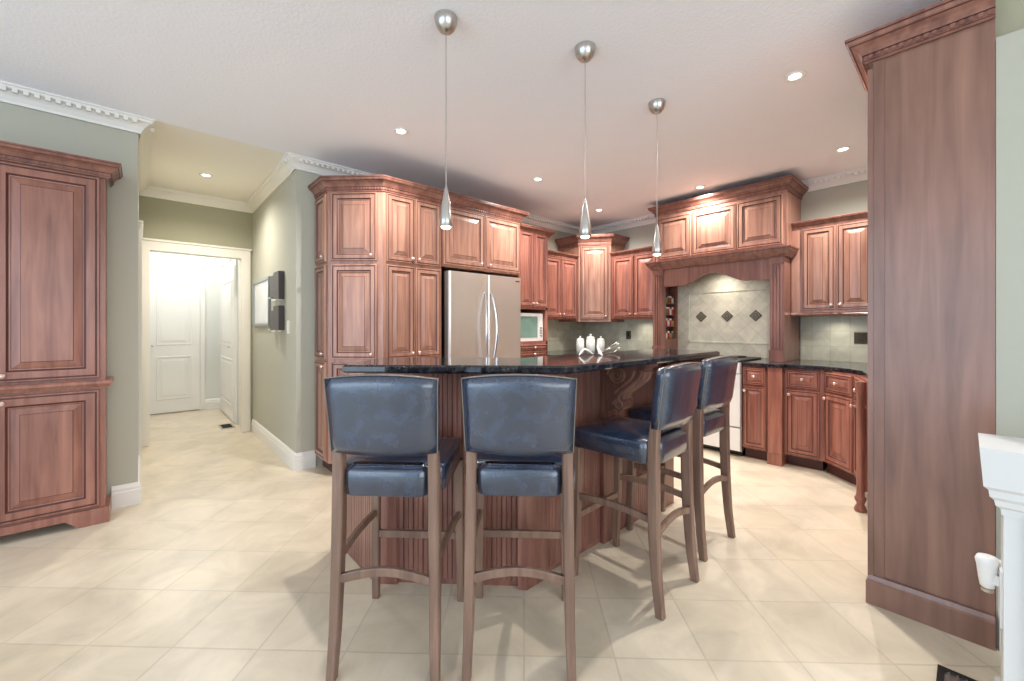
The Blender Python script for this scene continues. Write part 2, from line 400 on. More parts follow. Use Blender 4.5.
wcrown('trim_1', [(-4, 3.92), (-.01, 3.92), (-.01, 5.74), (1.0, 5.74), (1.0, 3.89), (1.15, 3.89)], 'cream')
wcrown('trim_2', [(-3.9, 3.915), (-.005, 3.915), (-.005, 3.99)], dent=True)
wcrown('trim_3', [(.995, 3.99), (.995, 3.885), (5.0, 3.885), (4.99, -.075)], dent=True)

# cased opening at the hall end
def casing(mb, P, Q, top, wd=.09, th=.022):
    """door casing around an opening P..Q on a wall, seen from outside"""
    P = Vector(P); Q = Vector(Q); U = (Q-P).normalized(); n = Vector((U.y, -U.x))
    for c, hw in ((P-U*wd/2, wd/2), (Q+U*wd/2, wd/2)):
        cc = c+n*th/2; mb.obox((cc.x, cc.y, top/2), U.to_3d()*hw, n.to_3d()*th/2, (0, 0, top/2))
        cc = c+n*(th+.003); mb.obox((cc.x, cc.y, top/2), U.to_3d()*(hw*.62), n.to_3d()*.004, (0, 0, top/2-.004))
    c = (P+Q)/2; W = (Q-P).length/2
    cc = c+n*th/2; mb.obox((cc.x, cc.y, top+.05), U.to_3d()*(W+wd), n.to_3d()*th/2, (0, 0, .05))
    cc = c+n*(th+.012)/2; mb.obox((cc.x, cc.y, top+.108), U.to_3d()*(W+wd+.015), n.to_3d()*(th+.012)/2, (0, 0, .010))
mb = MB(); casing(mb, (.075, 5.74), (.885, 5.74), 2.045)
mb.box(.06, 5.735, 0, .075, 5.865, 2.06); mb.box(.885, 5.735, 0, .90, 5.865, 2.06); mb.box(.06, 5.735, 2.045, .90, 5.865, 2.06)
struct('trim_4', mb, 'cream')
mb = MB(); mb.box(-.01, 4.75, 0, .012, 4.84, 2.13); mb.box(-.01, 4.84, 2.04, .012, 5.6, 2.13); mb.box(-.01, 4.73, 2.13, .022, 5.62, 2.15)
mb.box(-.01, 5.55, 0, .012, 5.62, 2.04); mb.box(-.012, 4.84, 0, -.003, 5.55, 2.04)
struct('trim_5', mb, 'trim')
# back hall doors
def flat_panel_door(P, Q, z0, z1, rows, th=.02):
    mb = MB(); P = Vector(P); Q = Vector(Q); U = (Q-P).normalized(); n = Vector((U.y, -U.x)); c = (P+Q)/2+n*th/2; W = (Q-P).length
    mb.obox((c.x, c.y, (z0+z1)/2), U.to_3d()*W/2, n.to_3d()*th/2, (0, 0, (z1-z0)/2))
    for a, b in rows: panel_mb(P+U*.1+n*th*.7, Q-U*.1+n*th*.7, a, b, th=.012, fw=.02, mb=mb)
    return mb
d1 = struct('door_1', flat_panel_door((.07, 7.71), (.66, 7.71), .015, 2.03, [(.20, .82), (.98, 1.86)]), ['trim', 'white'])
k = part('door_handle', knob_mb((.07, 7.71), (.66, 7.71), .06, .98, .03), 'steel', d1)
mb = MB(); casing(mb, (.07, 7.718), (.66, 7.718), 2.04, wd=.07, th=.014); struct('trim_6', mb, 'trim')
d2 = struct('door_2', flat_panel_door((.91, 7.5), (.91, 6.3), .015, 2.03, [(.20, .82), (.98, 1.86)], th=.02), ['trim', 'white'])
part('door_handle', knob_mb((.91, 7.5), (.91, 6.3), 1.0, .98, .03), 'steel', d2)
mb = MB(); casing(mb, (.918, 7.5), (.918, 6.3), 2.04, wd=.07, th=.014); struct('trim_7', mb, 'trim')

# backsplashes
struct('wall_backsplash_north', one('box', 3.55, 3.876, .91, 4.999, 3.889, 1.36), 'splash_y')
mb = MB(); mb.box(4.987, 2.49, .91, 4.999, 3.875, 1.36); mb.box(4.987, 0, .91, 4.999, 1.14, 1.38)
struct('wall_backsplash_east', mb, 'splash_x')

# low white wall at the right edge with its big cap
mb = MB(); mb.box(1.90, -.6, 0, 2.06, -.070, .72); mb.box(1.888, -.6, 0, 1.90, -.115, .70); mb.box(1.90, -.56, 0, 2.075, -.058, .10)
low = struct('wall_low_right', mb, 'low_paint')
CAP = [(0, 0), (.008, 0), (.010, .02), (.020, .028), (.023, .045), (.032, .055), (.034, .075), (.044, .085), (.052, .20), (0, .20)]
mb = MB(); mb.sweep([(o-.004, .682+h) for o, h in CAP], [(2.06, -.6), (2.06, -.070), (1.90, -.070), (1.90, -.6)][::-1][::-1]); mb.box(1.896, -.6, .70, 2.064, -.071, .8815)
part('cap', mb, 'low_paint', low)
struct('baseboard_south', one('sweep', BASE, [(2.46, -.08), (2.46, -1.1)]), 'trim')

# ------------------------------------------------------------------ hutch at the left
h = thing('hutch', 'tall cherry hutch with raised panel doors at the left wall', 'cabinet', (-.6, 3.8, 0))
part('body', one('box', -1.10, 3.71, .905, -.165, 3.905, 2.20), 'hutch', h)
mb = MB(); mb.box(-1.10, 3.69, .09, -.165, 3.905, .86); part('base', mb, 'hutch', h)
mb = MB(); mb.sweep([(0, .86), (.018, .862), (.024, .872), (.034, .884), (.034, .898), (.026, .905), (0, .905)], [(-1.10, 3.69), (-.165, 3.69), (-.165, 3.905)])
mb.box(-1.10, 3.69, .86, -.165, 3.905, .905); part('waist_molding', mb, 'hutch', h)
front(h, 'door', (-.635, 3.71), (-.185, 3.71), .915, 2.19, ('l', 'b'), 'hutch', fw=.07)
front(h, 'door', (-1.085, 3.71), (-.64, 3.71), .915, 2.19, ('r', 'b'), 'hutch', fw=.07)
front(h, 'door', (-.635, 3.69), (-.185, 3.69), .11, .85, ('l', 't'), 'hutch', fw=.07)
front(h, 'door', (-1.085, 3.69), (-.64, 3.69), .11, .85, ('r', 't'), 'hutch', fw=.07)
crown(h, [(-1.10, 3.69), (-.15, 3.69), (-.15, 3.905)], 2.19, .85, 'cherry_crown')
# bracket base
mb = MB(); pts = [(-1.12, 0), (-.97, 0), (-.95, .03), (-.92, .055), (-.34, .055), (-.31, .03), (-.28, .0), (-.145, 0), (-.145, .10), (-1.12, .10)]
v = [(x, 3.668, z) for x, z in pts]+[(x, 3.69, z) for x, z in pts]; n = len(pts)
mb.add(v, [tuple(range(n)), tuple(range(2*n-1, n-1, -1))]+[(i, n+i, n+(i+1) % n, (i+1) % n) for i in range(n)])
mb.box(-.165, 3.69, 0, -.145, 3.905, .10)
part('bracket_base', mb, 'hutch', h)

# ------------------------------------------------------------------ pantry with the angled end
DF = .62
p = thing('pantry_cabinet', 'floor to crown cherry pantry with angled end, beside the refrigerator', 'cabinet', (1.6, 3.55, 0))
poly = [(1.165, 3.885), (1.165, 3.58), (1.495, 3.25), (2.058, 3.25), (2.058, 3.885)]
part('body', one('prism', poly, .10, 2.38), 'cherry', p)
part('toe_kick', one('prism', [(1.215, 3.88), (1.215, 3.60), (1.515, 3.30), (2.058, 3.30), (2.058, 3.88)], 0, .10), 'glaze', p)
tiers = [(.12, .95, 't'), (.97, 1.765, 'b'), (1.785, 2.36, 'b')]
for z0, z1, kv in tiers:
    front(p, 'door', (1.165, 3.875), (1.165, 3.60), z0, z1, ('r', kv))
    front(p, 'door', (1.185, 3.56), (1.465, 3.28), z0, z1, ('r', kv))
    front(p, 'door', (1.515, 3.25), (1.782, 3.25), z0, z1, ('r', kv))
    front(p, 'door', (1.782, 3.25), (2.050, 3.25), z0, z1, ('l', kv))
crown(p, [(1.165, 3.885), (1.165, 3.58), (1.495, 3.25), (2.058, 3.25)], 2.365)
c = thing('over_fridge_cabinet', 'two door cherry cabinet above the refrigerator', 'cabinet', (2.55, 3.55, 1.8))
part('body', one('box', 2.062, 3.25, 1.80, 3.05, 3.885, 2.38), 'cherry', c)
front(c, 'door', (2.075, 3.25), (2.555, 3.25), 1.815, 2.36, ('r', 'b')); front(c, 'door', (2.555, 3.25), (3.04, 3.25), 1.815, 2.36, ('l', 'b'))
crown(c, [(2.062, 3.25), (3.05, 3.25), (3.05, 3.885)], 2.365)
# refrigerator
f = thing('refrigerator', 'stainless steel french door refrigerator between pantry and microwave cabinet', 'refrigerator', (2.56, 3.5, 0))
part('body', one('box', 2.10, 3.27, .03, 3.02, 3.87, 1.765), 'black', f, 'dark cabinet sides')
def rdoor(x0, x1, z0, z1):
    mb = MB(); r = .018
    mb.prism([(x0, 3.268), (x0, 3.21), (x0+r*.3, 3.21-r*.7), (x0+r, 3.19), (x1-r, 3.19), (x1-r*.3, 3.21-r*.7), (x1, 3.21), (x1, 3.268)], z0, z1); return mb
dl = part('door', rdoor(2.105, 2.557, .76, 1.76), 'stainless', f); dr = part('door', rdoor(2.563, 3.015, .76, 1.76), 'stainless', f)
fz = part('freezer_drawer', rdoor(2.105, 3.015, .10, .75), 'stainless', f)
for d, x, s in ((dl, 2.525, -1), (dr, 2.595, 1)):
    mb = MB(); P = []
    for i in range(17):
        t = i/16; P.append((x-s*.0+s*.030*math.sin(PI*t), 3.185-.055*math.sin(PI*t)**.6, .84+.74*t))
    mb.tube(P, .011, 8); part('handle', mb, 'chrome', d)
mb = MB(); mb.tube([(2.2, 3.19, .69), (2.2, 3.14, .69), (2.9, 3.14, .69), (2.9, 3.19, .69)], .011, 8); part('handle', mb, 'chrome', fz)
mb = MB(); mb.box(2.925, 3.186, 1.715, 2.985, 3.19, 1.727); part('badge', mb, 'chrome', dr)

# ------------------------------------------------------------------ microwave tower
t = thing('microwave_cabinet', 'tall cherry cabinet with microwave opening right of the refrigerator', 'cabinet', (3.3, 3.6, 0))
mb = MB(); X0, X1, Y0 = 3.055, 3.54, 3.30
mb.box(X0, Y0, .10, X0+.025, 3.885, 2.32); mb.box(X1-.03, Y0, .10, X1, 3.885, 2.32); mb.box(X0, Y0, 1.44, X1, 3.885, 2.32)
mb.box(X0, Y0, .10, X1, 3.885, 1.075); mb.box(X0, 3.80, 1.07, X1, 3.885, 1.45)
part('body', mb, 'cherry_deep', t)
part('toe_kick', one('box', X0, 3.36, 0, X1, 3.88, .10), 'glaze', t)
front(t, 'door', (X0+.01, Y0), (3.30, Y0), 1.46, 2.31, ('r', 'b'), 'cherry_deep'); front(t, 'door', (3.30, Y0), (X1-.01, Y0), 1.46, 2.31, ('l', 'b'), 'cherry_deep')
for a, b in ((.975, 1.045), (.90, .97), (.66, .89)):
    front(t, 'drawer', (X0+.02, Y0), (X1-.02, Y0), a, b, ('c', 'm'), 'cherry_deep', fw=.03)
front(t, 'door', (X0+.02, Y0), (3.30, Y0), .12, .65, ('r', 't'), 'cherry_deep'); front(t, 'door', (3.30, Y0), (X1-.02, Y0), .12, .65, ('l', 't'), 'cherry_deep')
crown(t, [(X0, Y0), (X1, Y0), (X1, 3.885)], 2.250, dent=False)
mw = thing('microwave', 'white microwave with greenish door glass inside the tall cabinet', 'microwave', (3.3, 3.5, 1.076))
part('body', one('box', 3.09, 3.36, 1.076, 3.50, 3.74, 1.40), 'steel', mw)
mb = MB(); mb.box(3.09, 3.335, 1.08, 3.43, 3.359, 1.395); dd = part('door', mb, 'white', mw)
part('glass', one('box', 3.12, 3.331, 1.12, 3.405, 3.3345, 1.36), 'screen', dd)
mb = MB(); mb.box(3.432, 3.335, 1.08, 3.498, 3.359, 1.395); cp = part('control_panel', mb, 'white', mw)
mb = MB()
for i in range(4):
    for j in range(2): mb.box(3.445+j*.022, 3.331, 1.13+i*.03, 3.460+j*.022, 3.335, 1.148+i*.03)
part('button', mb, 'steel', cp)

# ------------------------------------------------------------------ north base cabinets and counter
def base_run(name, label, poly, toe, fronts, loc, m='cherry_deep'):
    t = thing(name, label, 'cabinet', loc)
    part('body', one('prism', poly, .10, .875), m, t); part('toe_kick', one('prism', toe, 0, .10), 'glaze', t)
    for P, Q, kd in fronts:
        if kd[0] == 'd': front(t, 'drawer', P, Q, .70, .865, ('c', 'm'), m, fw=.04); front(t, 'door', P, Q, .115, .69, (kd[1], 't'), m)
        else: front(t, 'door', P, Q, .115, .865, (kd[1], 't'), m)
    return t
base_run('base_cabinet', 'corner base cabinets under the north counter behind the island', [(3.545, 3.87), (3.545, 3.29), (4.1, 3.29), (4.26, 3.13), (4.26, 2.22), (4.98, 2.22), (4.98, 3.87)],
         [(3.545, 3.86), (3.545, 3.36), (4.12, 3.36), (4.33, 3.15), (4.33, 2.22), (4.98, 2.22), (4.98, 3.86)],
         [((3.56, 3.29), (3.83, 3.29), 'dl'), ((3.83, 3.29), (4.09, 3.29), 'dl'), ((4.26, 3.12), (4.26, 2.68), 'dl'), ((4.26, 2.68), (4.26, 2.23), 'dr')], (4.3, 3.2, 0))
single('countertop', one('slab', [(3.545, 3.875), (3.545, 3.25), (4.08, 3.25), (4.22, 3.11), (4.22, 2.212), (4.985, 2.212), (4.985, 3.875)], .876, .91), 'granite',
       'dark granite corner countertop under the white canisters', 'countertop', (4.3, 3.2, .876))
# wall cabinets on the north wall
t = thing('wall_cabinet', 'two door cherry wall cabinet between microwave cabinet and corner cabinet', 'cabinet', (4.0, 3.7, 1.34))
part('body', one('box', 3.62, 3.56, 1.345, 4.395, 3.885, 2.15), 'cherry_deep', t)
front(t, 'door', (3.72, 3.56), (4.055, 3.56), 1.36, 2.135, ('r', 'b'), 'cherry_deep'); front(t, 'door', (4.055, 3.56), (4.385, 3.56), 1.36, 2.135, ('l', 'b'), 'cherry_deep')
crown(t, [(3.62, 3.56), (4.395, 3.56)], 2.14, .6, dent=False)
t = thing('corner_wall_cabinet', 'taller angled cherry cabinet in the kitchen corner', 'cabinet', (4.7, 3.6, 1.3))
cp = [(4.40, 3.885), (4.40, 3.53), (4.665, 3.20), (4.99, 3.20), (4.99, 3.885)]
part('body', one('prism', cp, 1.31, 2.36), 'cherry', t)
front(t, 'door', (4.415, 3.511), (4.65, 3.219), 1.34, 2.33, ('r', 'b'), 'cherry')
crown(t, [(4.40, 3.885), (4.40, 3.53), (4.665, 3.20), (4.99, 3.20)], 2.34, 1.15, dent=False)
t = thing('wall_cabinet', 'two door cherry wall cabinet between corner cabinet and range hood', 'cabinet', (4.8, 2.85, 1.34))
part('body', one('box', 4.67, 2.50, 1.345, 4.985, 3.195, 2.17), 'cherry_deep', t)
front(t, 'door', (4.67, 3.17), (4.67, 2.85), 1.36, 2.155, ('r', 'b'), 'cherry_deep'); front(t, 'door', (4.67, 2.85), (4.67, 2.53), 1.36, 2.155, ('l', 'b'), 'cherry_deep')
crown(t, [(4.67, 3.195), (4.67, 2.56)], 2.16, .6, dent=False)
# wall cabinet right of the hood
t = thing('wall_cabinet', 'two door cherry wall cabinet right of the range hood', 'cabinet', (4.8, .8, 1.35))
part('body', one('box', 4.67, .50, 1.375, 4.985, 1.145, 2.18), 'cherry', t)
front(t, 'door', (4.67, 1.065), (4.67, .80), 1.395, 2.165, ('r', 'b'), 'cherry'); front(t, 'door', (4.67, .80), (4.67, .53), 1.395, 2.165, ('l', 'b'), 'cherry')
mb = MB(); mb.sweep([(0, 1.345), (.012, 1.345), (.016, 1.36), (.004, 1.375), (0, 1.375)], [(4.67, 1.145), (4.67, .50)]); mb.box(4.67, .50, 1.345, 4.985, 1.145, 1.375); part('light_rail', mb, 'cherry_crown', t)
crown(t, [(4.67, 1.135), (4.67, .50)], 2.17, .6, dent=False)

# ------------------------------------------------------------------ range hood surround
HX = 4.50; HY0, HY1 = 1.14, 2.46
t = thing('range_hood_surround', 'large cherry mantel hood with arched valance over the stove', 'range hood', (4.75, 1.8, .91))
part('cabinet_box', one('box', HX, HY0, 1.99, 4.985, HY1, 2.55), 'cherry', t)
for a, b in ((2.44, 2.035), (2.035, 1.575), (1.575, 1.165)):
    front(t, 'door', (HX, a), (HX, b), 2.02, 2.50, None, 'cherry')
crown(t, [(4.985, HY1), (HX, HY1), (HX, HY0), (4.985, HY0)], 2.53, .95, dent=False)
mb = MB(); MP = [(0, 1.90), (.012, 1.90), (.020, 1.92), (.045, 1.945), (.055, 1.955), (.055, 1.972), (.066, 1.978), (.066, 1.99), (0, 1.99)]
mb.sweep([(o*.9, z) for o, z in MP], [(4.985, HY1+.02), (4.45, HY1+.02), (4.45, HY0), (4.66, HY0)]); mb.box(4.45, HY0, 1.90, 4.985, HY1+.02, 1.99); part('mantel_shelf', mb, 'cherry_crown', t)
# valance with the ogee arch
mb = MB(); arch = []
ya, yb = 2.35, 1.26; N_ = 40
def archz(s):
    s = abs(2*s-1)
    if s > .62: return 1.70
    u = s/.62
    return 1.70+.115*(0.5+0.5*math.cos(PI*u))
top = [(ya+(yb-ya)*i/N_) for i in range(N_+1)]
v = []
for x in (4.47, 4.49):
    for y in top: v.append((x, y, 1.90))
    for i, y in enumerate(top): v.append((x, y, archz(i/N_)))
n1 = N_+1; F = []
for i in range(N_):
    F += [(i, i+1, n1+i+1, n1+i), (2*n1+i, 3*n1+i, 3*n1+i+1, 2*n1+i+1), (n1+i, n1+i+1, 3*n1+i+1, 3*n1+i), (i, 2*n1+i, 2*n1+i+1, i+1)]
mb.add(v, F); part('valance', mb, 'cherry_crown', t)
def column(y0, y1, hide=None):
    mb = MB(); zb, zt = .912, 1.90
    mb.box(4.46, y0, zb, 4.52, y1, zt); mb.box(4.445, y0-.004, zb, 4.46, y1+.004, 1.02); mb.box(4.452, y0, 1.84, 4.46, y1, zt)
    k = 4; w_ = (y1-y0)/(k*2+1)
    for i in range(k): mb.box(4.449, y0+w_*(2*i+1), 1.03, 4.46, y0+w_*(2*i+2), 1.83)
    return mb
part('pilaster', column(1.15, 1.27), 'cherry_crown', t); part('pilaster', column(2.345, 2.475), 'cherry_crown', t)
# side walls of the alcove; the left one carries a spice niche
mb = MB(); mb.box(4.52, 1.15, .912, 4.985, 1.26, 1.899); part('side_panel', mb, 'cherry_crown', t)
mb = MB(); mb.box(4.52, 2.45, .912, 4.985, 2.475, 1.899); mb.box(4.52, 2.35, 1.74, 4.985, 2.45, 1.899); mb.box(4.52, 2.35, .912, 4.985, 2.45, 1.10); mb.box(4.80, 2.35, 1.10, 4.985, 2.45, 1.74)
part('side_panel', mb, 'cherry_crown', t)
shelf_z = [1.25, 1.385, 1.52, 1.64]
for z in shelf_z[:3]: part('shelf', one('box', 4.521, 2.352, z-.006, 4.799, 2.449, z), 'cherry_crown', t)
mb = MB(); mb.box(4.815, 1.262, .912, 4.985, 2.348, 1.92)
struct('wall_range_alcove', mb, 'splash_diag')
# diamonds and border of the range backsplash
def border():
    mb = MB(); x = 4.808
    for a, b, c_, d_ in ((1.34, 1.06, 2.22, 1.075), (1.34, 1.63, 2.22, 1.645), (1.34, 1.06, 1.355, 1.645), (2.205, 1.06, 2.22, 1.645)): mb.box(x, a, b, 4.815, c_, d_)
    return mb
struct('trim_8', border(), 'splash_x')
lab = ['left', 'middle', 'right']
for i, y in enumerate((2.07, 1.785, 1.50)):
    mb = MB(); r = .062
    for k, (rr, xx) in enumerate(((r, 4.809), (r*.74, 4.805), (r*.5, 4.803), (r*.26, 4.800))):
        q = [(y-rr, 1.36), (y, 1.36-rr), (y+rr, 1.36), (y, 1.36+rr)]
        v = [(4.8145, a, b) for a, b in q]+[(xx, a, b) for a, b in q]
        mb.add(v, [(0, 1, 2, 3), (7, 6, 5, 4)]+[(j, (j+1) % 4, 4+(j+1) % 4, 4+j) for j in range(4)], k % 2)
    single('accent_tile', mb, ['bronze', 'bronze_light'], '%s of three bronze diamond accent tiles behind the stove' % lab[i], 'tile', (4.8145, y, 1.36), 'bronze diamond tiles behind the stove')
# spice jars in the niche
jar = thing('spice_jar', 'x', 'jar', (0, 0, 0))
def jar_mb(): return one('lathe', [(.017, 0), (.019, .003), (.019, .060), (.013, .068)], (0, 0, 0), 12)
jars = {}
nn = 0
levels = [(1.1005, 'lowest niche shelf'), (1.2505, 'second niche shelf from below'), (1.3855, 'third niche shelf from below'), (1.5205, 'top niche shelf')]
cols = ['red', 'ochre', 'glass', 'green', 'red']
bpy.data.objects.remove(jar)
lids = {'red': 'white', 'ochre': 'black', 'glass': 'red', 'green': 'steel'}
for li, (z, ln) in enumerate(levels):
    for j in range(5):
        cname = cols[(j*2+li*3) % 5]
        key = cname
        x = 4.56+j*.05
        if key not in jars:
            r = thing('spice_jar', '', 'jar', (x, 2.395, z)); 
            part('glass_body', jar_mb(), cname, r, local=True)
            part('lid', one('lathe', [(.0175, .0682), (.0185, .070), (.0185, .088), (.016, .090)], (0, 0, 0), 12), lids[cname], r, local=True); jars[key] = r
        else:
            r = copy_tree(jars[key]); r.location = (x, 2.395, z)
        cw = {'red': 'red', 'ochre': 'ochre', 'glass': 'pale', 'green': 'green'}[cname]
        pos = ['nearest the room', 'second from the room', 'in the middle', 'second from the back', 'at the back'][j]
        r['label'] = '%s spice jar %s of the %s' % (cw, pos, ln); r['category'] = 'jar'; r['group'] = 'spice jars in the niche beside the stove'

# ------------------------------------------------------------------ stove
t = thing('stove', 'white kitchen range with oven drawer below the mantel hood', 'stove', (4.5, 1.82, 0))
SY0, SY1 = 1.445, 2.205
part('body', one('box', 4.25, SY0, .05, 4.80, SY1, .905), 'steel', t)
part('plinth', one('box', 4.30, SY0+.01, 0, 4.78, SY1-.01, .05), 'black', t)
od = part('oven_door', one('box', 4.215, SY0+.005, .29, 4.249, SY1-.005, .79), 'white', t)
part('window', one('box', 4.211, SY0+.14, .42, 4.2148, SY1-.14, .66), 'black', od)
mb = MB(); mb.tube([(4.215, SY0+.05, .75), (4.17, SY0+.05, .75), (4.17, SY1-.05, .75), (4.215, SY1-.05, .75)], .011, 8); part('handle', mb, 'chrome', od)
part('drawer', one('box', 4.215, SY0+.005, .06, 4.249, SY1-.005, .275), 'white', t)
cp_ = part('control_panel', one('box', 4.205, SY0+.005, .80, 4.249, SY1-.005, .90), 'white', t)
for i in range(5):
    part('knob', one('lathe', [(.02, 0), (.02, .012), (.014, .025)], (4.205, SY0+.1+i*.14, .85), 14, axis=Vector((-1, 0, 0))), 'steel', cp_)
part('cooktop', one('slab', [(4.21, SY0), (4.80, SY0), (4.80, SY1), (4.21, SY1)], .905, .925), 'black', t)
for bx in (4.36, 4.64):
    for by in (1.62, 2.02): part('burner', one('lathe', [(.085, .0005), (.085, .012), (.06, .014), (.05, .008)], (bx, by, .925), 20), 'black', t)

# ------------------------------------------------------------------ right-hand base cabinets with the curved front
P1, P2, P3, P4, P5, P6 = (4.25, 1.435), (4.25, 1.235), (4.28, 1.095), (4.30, .82), (4.06, .575), (3.62, .45)
t = base_run('base_cabinet', 'narrow cherry base cabinet with drawer directly right of the stove', [P1, P2, (4.98, 1.235), (4.98, 1.435)], [(4.32, 1.435), (4.32, 1.235), (4.98, 1.235), (4.98, 1.435)], [(P1, P2, 'dl')], (4.6, 1.33, 0))
t = thing('counter_column', 'square cherry post between two base cabinets right of the stove', 'column', (4.3, 1.17, 0))
mb = MB(); mb.box(4.23, 1.108, .10, 4.98, 1.222, .875); part('shaft', mb, 'cherry_deep', t)
mb = MB(); mb.box(4.222, 1.108, 0, 4.98, 1.222, .10); part('foot', mb, 'cherry_deep', t)
t = base_run('base_cabinet', 'cherry base cabinet with drawer between the square post and the curved corner', [(4.29, 1.105), P4, (4.98, .82), (4.98, 1.105)], [(4.37, 1.105), (4.37, .84), (4.98, .84), (4.98, 1.105)], [((4.290, 1.095), (4.299, .845), 'dl')], (4.6, 1.0, 0))
t = base_run('base_cabinet', 'angled cherry base cabinet in the curved counter corner', [(4.298, .816), P5, (4.98, .02), (4.98, .816)], [(4.36, .81), (4.14, .56), (4.98, .02), (4.98, .81)], [((4.285, .803), (4.072, .588), 'dl')], (4.6, .6, 0))
t = base_run('base_cabinet', 'cherry base cabinet half hidden by the tall side panel', [(4.055, .572), P6, (3.60, -.06), (4.97, -.06), (4.97, .015)], [(4.10, .52), (3.66, .38), (3.66, -.05), (4.9, -.05)], [((4.04, .567), (3.66, .459), 'dl')], (4.0, .3, 0))
t = base_run('base_cabinet', 'recessed cherry base cabinet beside the tall cabinet', [(3.595, .30), (2.935, .30), (2.935, -.06), (3.595, -.06)], [(3.59, .25), (2.935, .25), (2.935, -.06), (3.59, -.06)], [((3.58, .30), (3.27, .30), 'dl'), ((3.27, .30), (2.95, .30), 'dl')], (3.3, .2, 0))
t = thing('cabinet_foot_post', 'turned cherry corner post at the end of the curved counter', 'post', (3.62, .47, 0))
mb = MB(); mb.lathe([(.032, 0), (.036, .012), (.030, .03), (.020, .05), (.030, .075), (.033, .09), (.026, .10), (.022, .12), (.022, .78), (.030, .80), (.030, .872)], (3.60, .487, 0), 16); part('shaft', mb, 'cherry_deep', t)
single('countertop', one('slab', [(4.215, 1.438), (4.215, 1.25), (4.195, 1.235), (4.195, 1.10), (4.245, 1.09), (4.262, .83), (4.21, .72), (4.13, .62), (4.03, .535), (3.80, .47), (3.58, .425), (3.56, .325), (2.935, .325), (2.935, -.07), (4.985, -.07), (4.985, 1.438)], .876, .91), 'granite',
       'dark polished granite countertop curving right of the stove', 'countertop', (4.4, .8, .876))
# corner upper cabinet glimpsed behind the tall panel
t = thing('wall_cabinet', 'cherry wall cabinet whose crown peeps out behind the tall side panel', 'cabinet', (3.3, .1, 1.4))
part('body', one('box', 2.935, -.07, 1.375, 3.60, .26, 2.16), 'cherry', t)
front(t, 'door', (3.59, .26), (3.27, .26), 1.39, 2.15, ('r', 'b')); front(t, 'door', (3.27, .26), (2.95, .26), 1.39, 2.15, ('l', 'b'))
crown(t, [(3.60, -.07), (3.60, .26), (2.935, .26)], 2.15, 1.0, dent=False)

# ------------------------------------------------------------------ tall side cabinet at the right
t = thing('tall_cabinet', 'tall cherry cabinet side panel at the right edge of the kitchen', 'cabinet', (2.6, .12, 0))
part('body', one('box', 2.452, -.07, 0, 2.93, .275, 2.46), 'panel_wood', t)
mb = MB(); mb.box(2.446, .250, .12, 2.93, .286, 2.46); mb.box(2.440, .286, .12, 2.93, .305, 2.40); part('face_frame', mb, 'panel_wood', t)
mb = MB(); mb.sweep([(0, 0), (.020, 0), (.020, .100), (.014, .108), (.008, .125), (0, .125)], [(2.93, .290), (2.448, .290), (2.448, -.07)][::1]); 
part('plinth', mb, 'panel_wood', t)
o = crown(t, [(2.93, .305), (2.446, .305), (2.446, -.07)], 2.43, .98, 'cherry_crown')

# ------------------------------------------------------------------ island
t = thing('island', 'cherry beadboard kitchen island with raised bar and corbel', 'kitchen island', (1.7, 1.8, 0))
A, B, C_ = (.84, 1.93), (1.36, 1.41), (2.80, 1.41)
body = [A, B, C_, (2.80, 2.20), (1.75, 2.20), (1.25, 2.42), (.84, 2.42)]
s_ = .017
inner = [(A[0]+.012, A[1]+.004), (B[0]+.006, B[1]+.012), (C_[0]-.01, C_[1]+.012), (2.79, 2.19), (1.74, 2.19), (1.24, 2.41), (.852, 2.41)]
part('body', one('prism', inner, .0, .875), 'bead', t)
wallp = [(.852, 1.934), (1.366, 1.422), (2.79, 1.422), (2.79, 1.54), (1.42, 1.54), (.90, 2.06), (.852, 2.06)]
part('bar_wall', one('prism', wallp, .876, 1.044), 'bead', t)
def bead(P, Q, z0, z1, pitch=.046, th=.009):
    P = Vector(P); Q = Vector(Q); U = (Q-P); W = U.length; U.normalize(); n = Vector((U.y, -U.x)); k = max(1, round(W/pitch)); pp = W/k
    pts = []
    for i in range(k):
        x = i*pp
        pts += [(x, .003), (x+.004, th), (x+pp*.5-.003, th), (x+pp*.5, th*.6), (x+pp*.5+.003, th), (x+pp-.004, th)]
    pts.append((W, .003))
    poly = [P+U*x+n*o for x, o in pts]
    mb = MB(); m_ = len(poly); v = [(p.x, p.y, z0) for p in poly]+[(p.x, p.y, z1) for p in poly]
    mb.add(v, [(i, i+1, m_+i+1, m_+i) for i in range(m_-1)])
    return mb
def edge(P, Q, a, b):
    P = Vector(P); Q = Vector(Q); U = (Q-P).normalized(); return P+U*a, P+U*b
L1 = (Vector(B)-Vector(A)).length
ZT = 1.044
part('bead_panel', bead((.852, 2.41), (.852, 1.94), .0, .874), 'bead', t)
p0, p1 = edge(A, B, .10, L1-.02)
n45 = Vector((1, 1)).normalized()*.012
part('bead_panel', bead(p0+n45, p1+n45, .03, ZT), 'bead', t)
part('bead_panel', bead((1.48, 1.422), (1.96, 1.422), .03, ZT), 'bead', t)
part('bead_panel', bead((2.10, 1.422), (2.68, 1.422), .03, ZT), 'bead', t)
def pil(pts, z1=ZT): return one('prism', pts, 0, z1)
d45 = Vector((1, -1)).normalized(); o45 = Vector((-1, -1)).normalized()
a0 = Vector(A); a1 = a0+d45*.115
part('pilaster', pil([a0+o45*.006, a1+o45*.006, a1-o45*.03, a0-o45*.03]), 'bead', t)
b0 = Vector(B)-d45*.035
part('pilaster', pil([b0+o45*.018, Vector(B)+Vector((-.008, -.018)), (1.485, 1.392), (1.485, 1.44), (1.37, 1.44), b0-o45*.03]), 'bead', t)
